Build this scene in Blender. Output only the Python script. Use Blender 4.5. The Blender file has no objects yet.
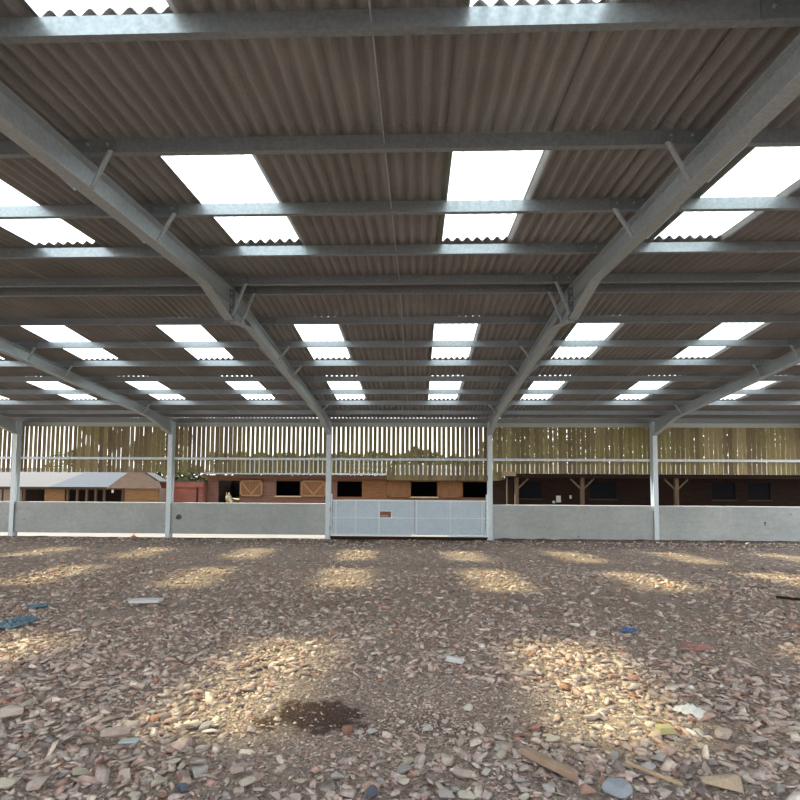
import bpy, bmesh, math, random
import numpy as np
from mathutils import Vector, Matrix, noise
random.seed(7); rng = np.random.default_rng(7)
scn = bpy.context.scene; COL = scn.collection
R = math.radians

# ------------------------------------------------------------------ camera
CAM = Vector((15.583, -20.113, 1.7104)); F = 535.0; CY = 462.6
yaw, pit, rol = R(-1.898), R(3.405), R(-0.355)
fw = Vector((math.sin(yaw)*math.cos(pit), math.cos(yaw)*math.cos(pit), math.sin(pit)))
r0 = Vector((math.cos(yaw), -math.sin(yaw), 0)); u0 = r0.cross(fw)
rt = r0*math.cos(rol) - u0*math.sin(rol); up = r0*math.sin(rol) + u0*math.cos(rol)
cd = bpy.data.cameras.new('camera'); cam = bpy.data.objects.new('camera', cd); COL.objects.link(cam)
m = Matrix((rt, up, -fw)).transposed().to_4x4(); m.translation = CAM; cam.matrix_world = m
cd.sensor_width = 36; cd.lens = F/800*36; cd.shift_y = (CY-400)/800; cd.clip_end = 500; cd.clip_start = .05
scn.camera = cam
def ray(px, py): return (fw*F + rt*(px-400) - up*(py-CY)).normalized()
def at(px, py, y):
    d = ray(px, py); t = (y-CAM.y)/d.y; return CAM + d*t
def on_ground(px, py, z=0.0):
    d = ray(px, py); t = (z-CAM.z)/d.z; return CAM + d*t

# ------------------------------------------------------------------ materials
def mat(name, base=(.5,.5,.5), rough=.8, metal=0.0, spec=.3):
    m = bpy.data.materials.new(name); m.use_nodes = True
    b = m.node_tree.nodes['Principled BSDF']
    b.inputs['Base Color'].default_value = (*base, 1); b.inputs['Roughness'].default_value = rough
    b.inputs['Metallic'].default_value = metal; b.inputs['Specular IOR Level'].default_value = spec
    return m
class NT:
    def __init__(s, m): s.m = m; s.t = m.node_tree; s.b = s.t.nodes['Principled BSDF']
    def n(s, ty, **kw):
        x = s.t.nodes.new(ty)
        for k, v in kw.items():
            if k in x.inputs: x.inputs[k].default_value = v
            else: setattr(x, k, v)
        return x
    def l(s, a, b): s.t.links.new(a, b)
    def coord(s, scale=(1,1,1), kind='Object'):
        c = s.n('ShaderNodeTexCoord'); mp = s.n('ShaderNodeMapping'); mp.inputs['Scale'].default_value = scale
        s.l(c.outputs[kind], mp.inputs['Vector']); return mp.outputs[0]
    def noise(s, vec, scale, detail=4, rough=.55):
        x = s.n('ShaderNodeTexNoise'); x.inputs['Scale'].default_value = scale; x.inputs['Detail'].default_value = detail
        x.inputs['Roughness'].default_value = rough; s.l(vec, x.inputs['Vector']); return x.outputs['Fac']
    def ramp(s, fac, stops, interp='LINEAR'):
        x = s.n('ShaderNodeValToRGB'); e = x.color_ramp.elements; x.color_ramp.interpolation = interp
        while len(e) < len(stops): e.new(.5)
        for i, (p, c) in enumerate(stops): e[i].position = p; e[i].color = (*c, 1) if len(c) == 3 else c
        s.l(fac, x.inputs['Fac']); return x.outputs['Color']
    def mix(s, fac, a, b, mode='MIX'):
        x = s.n('ShaderNodeMix', data_type='RGBA', blend_type=mode)
        if isinstance(fac, (int, float)): x.inputs[0].default_value = fac
        else: s.l(fac, x.inputs[0])
        for i, v in ((6, a), (7, b)):
            if isinstance(v, tuple): x.inputs[i].default_value = (*v, 1)
            else: s.l(v, x.inputs[i])
        return x.outputs[2]
    def math(s, op, a, b=0.0, clamp=False):
        x = s.n('ShaderNodeMath', operation=op, use_clamp=clamp)
        for i, v in ((0, a), (1, b)):
            if isinstance(v, (int, float)): x.inputs[i].default_value = v
            else: s.l(v, x.inputs[i])
        return x.outputs[0]
    def base(s, c): s.l(c, s.b.inputs['Base Color'])
    def bump(s, h, strength=.3, dist=.01):
        x = s.n('ShaderNodeBump'); x.inputs['Strength'].default_value = strength; x.inputs['Distance'].default_value = dist
        s.l(h, x.inputs['Height']); s.l(x.outputs[0], s.b.inputs['Normal'])

def galv(name, a, b, metal=.55, rough=.42):
    m = mat(name, a, rough, metal, .5); t = NT(m)
    v = t.coord()
    n1 = t.noise(v, 3.0, 5); n2 = t.noise(v, 28, 3)
    c = t.mix(n1, a, b); sp = t.ramp(n2, [(.35, (.86,.86,.86)), (.65, (1.08,1.08,1.08))])
    t.base(t.mix(1.0, c, sp, 'MULTIPLY'))
    t.l(t.math('ADD', t.math('MULTIPLY', n1, .25), rough-.12), t.b.inputs['Roughness'])
    return m
M = {}
M['galv'] = galv('galvanised_steel', (.40,.445,.47), (.52,.565,.59), .35)
M['purlin'] = galv('rolled_galvanised_steel', (.25,.275,.295), (.34,.365,.385), .5, .36)
M['column'] = galv('column_steel', (.62,.68,.70), (.74,.79,.80), .25, .5)
M['cleat'] = galv('cleat_steel', (.19,.21,.225), (.27,.295,.31), .5, .4)
M['bolt'] = mat('zinc_bolt', (.6,.62,.63), .35, .8, .5)
M['gate'] = galv('gate_sheet_steel', (.46,.54,.60), (.58,.66,.72), .35, .45)
M['gate_frame'] = galv('gate_frame_steel', (.66,.71,.74), (.78,.82,.84), .3, .45)
M['eave'] = galv('eave_beam_steel', (.42,.44,.38), (.50,.52,.44), .4, .45)

def cement():
    m = mat('fibre_cement', (.2,.18,.17), .9, 0, .2); t = NT(m); v = t.coord()
    n1 = t.noise(v, .9, 5); n2 = t.noise(t.coord((6,.6,1)), 2.5, 4); n3 = t.noise(v, 60, 2)
    c = t.ramp(n1, [(.3, (.275,.265,.262)), (.7, (.40,.39,.385))])
    c = t.mix(t.math('MULTIPLY', n2, .45), c, (.19,.17,.16))
    c = t.mix(1.0, c, t.ramp(n3, [(.3, (.88,.88,.88)), (.7, (1.08,1.08,1.08))]), 'MULTIPLY')
    t.base(c); return m
M['cement'] = cement()

def skylight():
    m = bpy.data.materials.new('translucent_roof_sheet'); m.use_nodes = True; t = m.node_tree
    t.nodes.clear(); N = t.nodes.new
    out = N('ShaderNodeOutputMaterial'); tl = N('ShaderNodeBsdfTranslucent'); tr = N('ShaderNodeBsdfTransparent'); df = N('ShaderNodeBsdfDiffuse')
    tl.inputs[0].default_value = (.62,.71,.80,1); tr.inputs[0].default_value = (1,.97,.62,1); df.inputs[0].default_value = (.8,.85,.88,1)
    m1 = N('ShaderNodeMixShader'); m1.inputs[0].default_value = .36; m2 = N('ShaderNodeMixShader'); m2.inputs[0].default_value = .12
    t.links.new(tl.outputs[0], m1.inputs[1]); t.links.new(tr.outputs[0], m1.inputs[2])
    t.links.new(m1.outputs[0], m2.inputs[1]); t.links.new(df.outputs[0], m2.inputs[2]); t.links.new(m2.outputs[0], out.inputs[0])
    return m
M['sky'] = skylight()

def concrete(name, stains=()):
    m = mat(name, (.4,.4,.38), .9, 0, .2); t = NT(m); v = t.coord()
    n1 = t.noise(v, .7, 6); n2 = t.noise(v, 9, 6, .7); n3 = t.noise(t.coord((.6,1,5)), 1.6, 4)
    c = t.ramp(n1, [(.3, (.40,.42,.405)), (.7, (.50,.515,.49))])
    c = t.mix(t.math('MULTIPLY', t.ramp(n3, [(.5,(0,0,0)),(.75,(1,1,1))]), .45), c, (.40,.36,.28))
    c = t.mix(1.0, c, t.ramp(n2, [(.3, (.86,.86,.86)), (.7, (1.1,1.1,1.1))]), 'MULTIPLY')
    # chips and old marks
    wv = t.n('ShaderNodeTexVoronoi'); wv.inputs['Scale'].default_value = 1.3; t.l(v, wv.inputs['Vector'])
    c = t.mix(t.math('MULTIPLY', t.math('LESS_THAN', wv.outputs['Distance'], .045), .7), c, (.09,.085,.08))
    for (x, z, r) in stains:
        g = t.n('ShaderNodeNewGeometry'); d = t.n('ShaderNodeVectorMath', operation='DISTANCE')
        cmb = t.n('ShaderNodeSeparateXYZ'); t.l(g.outputs['Position'], cmb.inputs[0])
        cb = t.n('ShaderNodeCombineXYZ'); t.l(cmb.outputs[0], cb.inputs[0]); t.l(cmb.outputs[2], cb.inputs[2])
        t.l(cb.outputs[0], d.inputs[0]); d.inputs[1].default_value = (x, 0, z)
        dd = t.math('ADD', d.outputs['Value'], t.math('MULTIPLY', t.math('SUBTRACT', n2, .5), r*2.2))
        c = t.mix(t.math('MULTIPLY', t.math('LESS_THAN', dd, r), .85), c, (.04,.04,.045))
    t.base(c); t.bump(n2, .2, .004); return m
M['concrete'] = concrete('cast_concrete')
M['coping'] = mat('pale_concrete', (.62,.62,.58), .9)
M['yard'] = mat('yard_concrete', (.46,.43,.38), .9)
t = NT(M['yard']); t.base(t.mix(t.noise(t.coord(), .8, 5), (.10,.09,.075), (.15,.135,.115)))

def boards():
    m = mat('slat_timber', (.2,.17,.1), .85, 0, .2); t = NT(m)
    c = t.n('ShaderNodeTexCoord'); s = t.n('ShaderNodeSeparateXYZ'); t.l(c.outputs['Object'], s.inputs[0])
    k = t.math('FLOOR', t.math('DIVIDE', s.outputs[0], .1755))
    w = t.n('ShaderNodeTexWhiteNoise', noise_dimensions='1D'); t.l(k, w.inputs['W'])
    lo = t.noise(t.coord((.35,1,.5)), 1.0, 5, .6)
    col = t.ramp(w.outputs['Value'], [(0, (.19,.14,.09)), (.35, (.26,.20,.115)), (.65, (.31,.25,.13)), (1, (.40,.32,.18))])
    moss = t.ramp(lo, [(.42, (0,0,0)), (.58, (1,1,1))])
    col = t.mix(t.math('MULTIPLY', moss, .45), col, (.25,.23,.07))
    gr = t.noise(t.coord((40,40,1.2)), 2.0, 4)
    col = t.mix(1.0, col, t.ramp(gr, [(.3, (.74,.74,.74)), (.7, (1.2,1.2,1.2))]), 'MULTIPLY')
    kn = t.noise(t.coord((5,5,3)), 3.0, 2); col = t.mix(t.math('MULTIPLY', t.ramp(kn, [(.62, (0,0,0)), (.7, (1,1,1))]), .6), col, (.06,.035,.02))
    t.base(col); return m
M['boards'] = boards()
def timber(name, a, b, sc=(1.2,1.2,14), n=2.0):
    m = mat(name, a, .85, 0, .2); t = NT(m)
    f = t.noise(t.coord(sc), n, 5); t.base(t.mix(t.ramp(f, [(.35,(0,0,0)),(.65,(1,1,1))]), a, b)); return m
M['clad'] = timber('cladding_timber', (.13,.055,.024), (.20,.09,.04))
M['clad_gold'] = timber('pine_cladding', (.17,.085,.037), (.24,.13,.058))
M['clad_grey'] = timber('weathered_cladding', (.19,.13,.095), (.27,.19,.14))
M['dark_clad'] = timber('dark_stained_timber', (.022,.012,.009), (.042,.022,.014))
M['door_wood'] = timber('door_timber', (.15,.07,.032), (.21,.10,.045), (14,1.2,1.2))
M['door_brace'] = timber('door_brace_timber', (.24,.13,.06), (.31,.175,.085), (3,3,3))
M['post'] = timber('post_timber', (.085,.055,.035), (.13,.085,.055), (6,6,1))
M['fresh'] = timber('fresh_timber', (.42,.29,.18), (.52,.37,.24), (2,6,6))
M['black'] = mat('dark_interior', (.008,.009,.013), .9)
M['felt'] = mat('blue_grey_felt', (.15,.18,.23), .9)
t = NT(M['felt']); t.base(t.mix(t.noise(t.coord(), 1.5, 5), (.021,.025,.032), (.032,.037,.047)))  # shadow on the shed roof, put into the colour
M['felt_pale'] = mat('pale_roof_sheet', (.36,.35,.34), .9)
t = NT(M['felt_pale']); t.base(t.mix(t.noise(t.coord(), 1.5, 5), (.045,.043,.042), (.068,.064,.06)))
M['roof_metal'] = galv('corrugated_roof_metal', (.05,.048,.045), (.08,.077,.072), .0, .8)
M['paper'] = mat('white_paper', (.8,.8,.78), .8)
def brick(name, a, b):
    m = mat(name, a, .9, 0, .2); t = NT(m)
    c = t.n('ShaderNodeTexCoord'); mp = t.n('ShaderNodeMapping'); mp.inputs['Rotation'].default_value = (R(90),0,0)
    t.l(c.outputs['Object'], mp.inputs[0]); bk = t.n('ShaderNodeTexBrick'); t.l(mp.outputs[0], bk.inputs['Vector'])
    bk.inputs['Color1'].default_value = (*a,1); bk.inputs['Color2'].default_value = (*b,1); bk.inputs['Mortar'].default_value = (.14,.11,.09,1)
    bk.inputs['Scale'].default_value = 1; bk.inputs['Brick Width'].default_value = .225; bk.inputs['Row Height'].default_value = .075; bk.inputs['Mortar Size'].default_value = .008
    t.base(bk.outputs['Color']); return m
M['brick'] = brick('red_brick', (.13,.05,.034), (.18,.075,.05))
M['red_paint'] = timber('red_brown_boarding', (.20,.062,.042), (.26,.095,.065))
M['pony'] = mat('cream_coat', (.62,.47,.29), .8)
M['mane'] = mat('pale_mane', (.78,.68,.5), .85)
M['hoof'] = mat('dark_muzzle', (.08,.06,.05), .7)
M['leaf'] = mat('green_leaves', (.12,.17,.04), .7)
t = NT(M['leaf']); t.base(t.mix(t.noise(t.coord(), 2.0, 4), (.045,.06,.018), (.12,.12,.035)))
M['bark'] = mat('bark', (.13,.1,.07), .9)

def soil():
    m = mat('rubble_soil', (.2,.15,.12), .95, 0, .15); t = NT(m); v = t.coord()
    big = t.noise(v, .45, 5, .6); mid = t.noise(v, 3.2, 6, .65); fine = t.noise(v, 26, 5, .7)
    c = t.ramp(big, [(.30, (.42,.29,.235)), (.5, (.50,.375,.31)), (.72, (.56,.46,.395))])
    c = t.mix(t.ramp(mid, [(.38,(0,0,0)),(.66,(1,1,1))]), c, (.46,.36,.30))
    c = t.mix(1.0, c, t.ramp(fine, [(.32, (.5,.48,.47)), (.5, (.95,.95,.95)), (.7, (1.45,1.42,1.38))]), 'MULTIPLY')
    vo = t.n('ShaderNodeTexVoronoi'); vo.inputs['Scale'].default_value = 22; t.l(v, vo.inputs['Vector'])
    vo2 = t.n('ShaderNodeTexVoronoi'); vo2.inputs['Scale'].default_value = 55; t.l(v, vo2.inputs['Vector'])
    sv = t.n('ShaderNodeSeparateColor'); t.l(vo.outputs['Color'], sv.inputs[0])
    peb = t.ramp(sv.outputs[0], [(0, (.30,.20,.16)), (.3, (.36,.32,.29)), (.6, (.42,.36,.30)), (.85, (.33,.27,.24)), (1, (.55,.5,.45))])
    msk = t.math('MULTIPLY', t.math('LESS_THAN', vo.outputs['Distance'], .42), t.math('GREATER_THAN', sv.outputs[1], .35))
    c = t.mix(t.math('MULTIPLY', msk, .75), c, peb)
    # dark damp soil in the middle foreground; ground also darker towards the far wall
    g = t.n('ShaderNodeNewGeometry'); sp = t.n('ShaderNodeSeparateXYZ'); t.l(g.outputs['Position'], sp.inputs[0])
    for (px, py, rx, ry, k) in ((316, 712, .44, .33, .85), (420, 722, .5, .22, .35), (765, 589, .35, .25, .7)):
        P = on_ground(px, py)
        dx = t.math('DIVIDE', t.math('SUBTRACT', sp.outputs[0], P.x), rx); dy = t.math('DIVIDE', t.math('SUBTRACT', sp.outputs[1], P.y), ry)
        d = t.math('SQRT', t.math('ADD', t.math('MULTIPLY', dx, dx), t.math('MULTIPLY', dy, dy)))
        d = t.math('ADD', d, t.math('MULTIPLY', t.math('SUBTRACT', mid, .5), 3.2))
        c = t.mix(t.math('MULTIPLY', t.ramp(d, [(.7,(1,1,1)),(1,(0,0,0))]), k), c, (.09,.045,.033))
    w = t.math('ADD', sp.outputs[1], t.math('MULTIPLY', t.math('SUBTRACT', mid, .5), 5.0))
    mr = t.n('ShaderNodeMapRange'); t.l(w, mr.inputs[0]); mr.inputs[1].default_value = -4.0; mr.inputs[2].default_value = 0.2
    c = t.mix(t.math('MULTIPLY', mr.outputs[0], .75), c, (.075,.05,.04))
    t.base(c)
    c3 = t.noise(v, 7.0, 6, .7)
    h = t.math('ADD', t.math('MULTIPLY', c3, 2.2), t.math('MULTIPLY', vo.outputs['Distance'], -1.0)) if 0 else t.math('ADD', t.math('MULTIPLY', vo.outputs['Distance'], -1.0), t.math('ADD', t.math('MULTIPLY', fine, .8), t.math('MULTIPLY', vo2.outputs['Distance'], -.5)))
    t.bump(t.math('ADD', h, t.math('MULTIPLY', c3, 2.5)), 1.0, .05); return m
M['soil'] = soil()
def stone(name, stops):
    m = mat(name, (.3,.25,.2), .9, 0, .2); t = NT(m); v = t.coord()
    oi = t.n('ShaderNodeObjectInfo'); c = t.ramp(oi.outputs['Random'], stops)
    n = t.noise(v, 14, 5, .65); c = t.mix(1.0, c, t.ramp(n, [(.3, (.72,.72,.72)), (.7, (1.2,1.2,1.2))]), 'MULTIPLY')
    t.base(c); t.bump(n, .5, .01); return m
M['st_pink'] = stone('pinkish_stone', [(0, (.44,.33,.285)), (.5, (.50,.40,.345)), (1, (.55,.46,.40))])
M['st_grey'] = stone('grey_stone', [(0, (.33,.30,.28)), (.5, (.43,.39,.36)), (1, (.53,.49,.455))])
M['st_cream'] = stone('cream_stone', [(0, (.44,.39,.29)), (.5, (.52,.46,.36)), (1, (.60,.55,.46))])
M['st_red'] = stone('brick_red_stone', [(0, (.30,.14,.10)), (.5, (.36,.19,.14)), (1, (.40,.25,.19))])
m = mat('mixed_rubble', (.3,.25,.2), .9, 0, .2); t = NT(m); a = t.n('ShaderNodeAttribute', attribute_name='tone')
nn = t.noise(t.coord(), 30, 3, .6)
t.base(t.mix(1.0, a.outputs['Color'], t.ramp(nn, [(.3, (.75,.75,.75)), (.7, (1.2,1.2,1.2))]), 'MULTIPLY')); M['rubble'] = m
M['plastic_blue'] = mat('blue_plastic', (.12,.19,.23), .55)
M['blue'] = mat('bright_blue_plastic', (.08,.15,.30), .6)
M['white_stone'] = mat('chalky_white', (.66,.64,.62), .8)
M['dusty_red'] = mat('dusty_red', (.38,.19,.16), .95)
M['yellow'] = mat('yellow_ochre_block', (.44,.39,.20), .95)
M['orange'] = mat('orange_plastic', (.75,.20,.06), .5)
M['slab'] = stone('sandstone_slab', [(0, (.50,.38,.27)), (1, (.50,.38,.27))])
M['cobble'] = stone('blue_grey_cobble', [(0, (.33,.35,.38)), (1, (.33,.35,.38))])
M['pale_tile'] = mat('pale_blue_tile', (.38,.43,.43), .6)
M['batten'] = timber('old_batten', (.30,.20,.14), (.40,.28,.20), (4,4,4))
M['dark_sheet'] = mat('dark_slate', (.09,.10,.12), .6)

# ------------------------------------------------------------------ mesh helpers
class MB:
    def __init__(s): s.v = []; s.f = []
    def add(s, vs, fs):
        o = len(s.v); s.v += [tuple(v) for v in vs]; s.f += [tuple(i+o for i in f) for f in fs]; return s
    def box(s, a, b):
        (x0,y0,z0),(x1,y1,z1) = a, b
        x0,x1 = sorted((x0,x1)); y0,y1 = sorted((y0,y1)); z0,z1 = sorted((z0,z1))
        return s.add([(x0,y0,z0),(x1,y0,z0),(x1,y1,z0),(x0,y1,z0),(x0,y0,z1),(x1,y0,z1),(x1,y1,z1),(x0,y1,z1)],
                     [(0,3,2,1),(4,5,6,7),(0,1,5,4),(1,2,6,5),(2,3,7,6),(3,0,4,7)])
    def prism(s, poly, axis, c0, c1):
        n = len(poly)
        def P(a, b, c): return {'x': (c,a,b), 'y': (a,c,b), 'z': (a,b,c)}[axis]
        vs = [P(a,b,c0) for a,b in poly] + [P(a,b,c1) for a,b in poly]
        fs = [tuple(range(n)), tuple(range(2*n-1, n-1, -1))] + [(i, i+n, (i+1)%n+n, (i+1)%n) for i in range(n)]
        return s.add(vs, fs)
    def bar(s, p, q, w, h, upv=(0,0,1)):
        p = Vector(p); q = Vector(q); d = (q-p).normalized(); u = Vector(upv)
        sd = d.cross(u)
        if sd.length < 1e-4: sd = d.cross(Vector((0,1,0)))
        sd.normalize(); u = sd.cross(d)
        vs = [P + sd*a*w/2 + u*b*h/2 for P in (p, q) for a, b in ((-1,-1),(1,-1),(1,1),(-1,1))]
        return s.add(vs, [(0,1,2,3),(7,6,5,4),(0,4,5,1),(1,5,6,2),(2,6,7,3),(3,7,4,0)])
    def tube(s, p, q, r, r2=None, n=10):
        p = Vector(p); q = Vector(q); r2 = r if r2 is None else r2; d = (q-p).normalized()
        a = d.cross(Vector((0,0,1)));  a = d.cross(Vector((0,1,0))) if a.length < 1e-3 else a
        a.normalize(); b = d.cross(a)
        vs = [P + (a*math.cos(2*math.pi*i/n) + b*math.sin(2*math.pi*i/n))*rr for P, rr in ((p,r),(q,r2)) for i in range(n)]
        return s.add(vs, [tuple(range(n)), tuple(range(2*n-1,n-1,-1))] + [(i,(i+1)%n,(i+1)%n+n,i+n) for i in range(n)])
    def build(s, name, material, parent=None, bevel=0, origin=None):
        me = bpy.data.meshes.new(name)
        o_ = Vector(origin) if origin is not None else Vector((0,0,0))
        me.from_pydata([tuple(Vector(v)-o_) for v in s.v], [], s.f); me.materials.append(material)
        bm = bmesh.new(); bm.from_mesh(me); bmesh.ops.recalc_face_normals(bm, faces=bm.faces[:]); bm.to_mesh(me); bm.free()
        o = bpy.data.objects.new(name, me); COL.objects.link(o)
        if parent is not None: o.parent = parent; o.matrix_parent_inverse = Matrix.Translation(-parent.location)
        o.location = o_
        if bevel:
            md = o.modifiers.new('bevel', 'BEVEL'); md.width = bevel; md.segments = 2; md.limit_method = 'ANGLE'
        return o
def tag(o, label=None, cat=None, group=None, kind=None):
    for k, v in (('label', label), ('category', cat), ('group', group), ('kind', kind)):
        if v: o[k] = v
    return o
def empty(name, loc):
    o = bpy.data.objects.new(name, None); COL.objects.link(o); o.location = loc; o.empty_display_size = .2; return o
def copy_tree(o, dx=Vector((0,0,0)), parent=None):
    c = o.copy(); COL.objects.link(c)
    if parent is not None: c.parent = parent
    else: c.location = o.location + dx
    for ch in list(o.children): copy_tree(ch, dx, c)
    return c

# ------------------------------------------------------------------ roof frame dimensions
B = 6.1; RY = -10.816; ZR = 5.375; TN = .0801; E0 = .2283; SP = 1.3707; PH = .142
FR = range(-1, 6); X0, X1 = -B, 5*B
lip = lambda q: ZR - TN*q
NEARQ = 10.9; FARQ = 10.816
ORD = ['first','second','third','fourth','fifth','sixth','seventh','eighth']

# purlins, one long run each, with sleeves and bolts over every rafter
def purlin(y, z, name, label, mt, group):
    z += .007; root = empty(name, (X0, y, z))
    tag(root, label, 'purlin', group)
    th = .005
    prof = [(0,0),(.062,0),(.062,.016),(.062-th,.016),(.062-th,th),(th,th),(th,PH-th),(.062-th,PH-th),(.062-th,PH-.016),(.062,PH-.016),(.062,PH),(0,PH)]
    MB().prism([(y+a, z+b) for a, b in prof], 'x', X0-.15, X1+.15).build('rail_section', mt, root)
    for i in FR:
        x = i*B
        sl = MB().box((x-.42, y-.008, z+.008), (x+.42, y-.0005, z+PH-.008)).build('sleeve', M['cleat'], root)
        if i in (2, 3) and y < RY+.6:
            for dx in (-.34,-.14,.14,.34):
                for dz in (.078,): MB().tube((x+dx, y-.024, z+dz), (x+dx, y-.009, z+dz), .013, n=6).build('bolt', M['bolt'], sl).matrix_parent_inverse = Matrix.Identity(4)
    return root
for k in range(8):
    q = E0 + SP*k + (.09 if k == 4 else 0)
    if k < 8:
        purlin(RY-q, lip(q), 'purlin', 'galvanised steel roof purlin on the near slope, %s down from the ridge' % ORD[k], M['purlin'], 'roof purlins of the near slope')
    q = E0 + SP*k
    if k < 8:
        purlin(RY+q, lip(q), 'purlin', 'galvanised steel roof purlin on the far slope, %s down from the ridge' % ORD[k], M['purlin'], 'roof purlins of the far slope')

# rafters with haunches, end plates and purlin stays
FRAME_AT = {-1:'beyond the left edge', 0:'above the leftmost column', 1:'above the column left of the red shed', 2:'above the column left of the gate',
            3:'above the column right of the gate', 4:'above the rightmost column', 5:'beyond the right edge'}
def rafter(i, sgn):
    x = i*B; W = .165; D = .272; TF = .012
    qe = FARQ-.004 if sgn > 0 else NEARQ-.15
    Y = lambda q: RY + sgn*q
    root = empty('steel_rafter', (x, Y(qe), lip(qe)-.5))
    where = FRAME_AT[i]
    tag(root, 'galvanised I-section rafter of the %s roof slope %s' % ('far' if sgn > 0 else 'near', where), 'rafter', 'steel rafters')
    top = [(Y(.012), lip(.012)), (Y(qe), lip(qe))]
    bot = [(Y(.012), 4.80), (Y(1.15), lip(1.15)-D), (Y(9.1), lip(9.1)-D), (Y(qe), 3.95)]
    mb = MB(); mb.prism(top + bot[::-1], 'x', x-.004, x+.004)
    mb.prism([top[0], top[1], (top[1][0], top[1][1]-TF), (top[0][0], top[0][1]-TF)], 'x', x-W/2, x+W/2)
    for a, b in zip(bot[:-1], bot[1:]):
        mb.prism([a, b, (b[0], b[1]+TF), (a[0], a[1]+TF)], 'x', x-W/2, x+W/2)
    # the haunch keeps the rafter's own lower flange above its cutting
    mb.prism([(Y(.012), lip(0)-D), (Y(1.15), lip(1.15)-D), (Y(1.15), lip(1.15)-D+TF), (Y(.012), lip(0)-D+TF)], 'x', x-W/2, x+W/2)
    mb.build('i_section', M['galv'], root)
    pl = MB().prism([(Y(.0), 4.77), (Y(.0), lip(0)-.01), (Y(.012), lip(0)-.01), (Y(.012), 4.77)], 'x', x-W/2-.01, x+W/2+.01).build('end_plate', M['cleat'], root)
    if i in (2, 3):
        for s in (-1, 1):
            for z in (4.98, 5.08, 5.18, 5.28): MB().tube((x+s*.045, Y(.012), z), (x+s*.045, Y(.035), z), .014, n=6).build('bolt', M['bolt'], root)
    stays = [0, 2, 3, 6] if sgn > 0 else [0, 2, 3, 6]
    for k in stays:
        q = E0 + SP*k
        for s in (-1, 1):
            zb = (4.80 + (lip(1.15)-D-4.80)*q/1.15) if q < 1.15 else (lip(q)-D)
            if k == 6 and q > 9.1: zb = lip(q)-.3
            p = (x+s*.36, Y(q)-.012, lip(q)+.01); e = (x+s*.075, Y(q)+.17, zb+.02-(.0 if q > 1 else .0))
            st = MB(); st.bar(p, e, .055, .006, (0,1,0)); 
            st.bar((p[0]+s*.0275, p[1]-.022, p[2]), (e[0]+s*.0275, e[1]-.022, e[2]), .006, .05, (0,1,0))
            st.build('purlin_stay', M['galv'], root)
    return root
for i in FR:
    for sg in (1, -1): rafter(i, sg)

# columns
COLN = {-1:'galvanised I-section column outside the left edge of the photo', 0:'leftmost galvanised steel column, in front of the wooden shed',
        1:'galvanised steel column standing in front of the red shed', 2:'galvanised steel column the metal gate is hinged on, left of the gate',
        3:'galvanised steel column on the right side of the metal gate', 4:'rightmost galvanised steel column, before the dark stable canopy',
        5:'galvanised I-section column outside the right edge of the photo'}
def column(i, y0, sgn, label):
    x = i*B; W = .17; D = .26
    root = empty('steel_column', (x, y0, 0)); tag(root, label, 'column', 'steel columns')
    mb = MB(); zt = 4.47
    mb.box((x-W/2, y0, 0.02), (x+W/2, y0+sgn*.012, zt)); mb.box((x-W/2, y0+sgn*(D-.012), 0.02), (x+W/2, y0+sgn*D, zt)); mb.box((x-.004, y0+sgn*.01, 0.02), (x+.004, y0+sgn*(D-.01), zt))
    mb.build('i_section', M['column'], root)
    MB().box((x-.16, y0-sgn*.05, -.06), (x+.16, y0+sgn*(D+.05), .02)).build('base_plate', M['cleat'], root)
    for a in (-.12, .12): MB().tube((x+a, y0-sgn*.03, .02), (x+a, y0-sgn*.03, .07), .014, n=6).build('bolt', M['bolt'], root)
    for z in (3.0,):
        MB().box((x-.05, y0-.004, z), (x+.05, y0-.0, z+.012)).build('rail_cleat', M['cleat'], root) if i in (2,) else None
    return root
for i in FR: column(i, 0.0, 1, COLN[i])
for i in (-1, 0, 1, 2, 3, 4, 5): column(i, RY-NEARQ+.16, -1, 'galvanised column of the open near side, behind the viewer')

# sag rods mid-bay
BAY = ['leftmost full bay','second bay from the left','bay of the metal gate','bay right of the gate','rightmost bay']
for i in range(-1, 5):
    x = (i+.5)*B
    for sg in (1, -1):
        a = (x, RY+sg*E0, lip(E0)+.06); b = (x, RY+sg*(E0+7*SP), lip(E0+7*SP)+.06)
        o = MB().tube(a, b, .006, n=6).build('sag_rod', M['galv'])
        tag(o, 'thin steel sag rod under the %s roof slope in the %s' % ('far' if sg > 0 else 'near', BAY[i] if i >= 0 else 'bay off to the left'), 'rod', 'sag rods')

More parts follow.
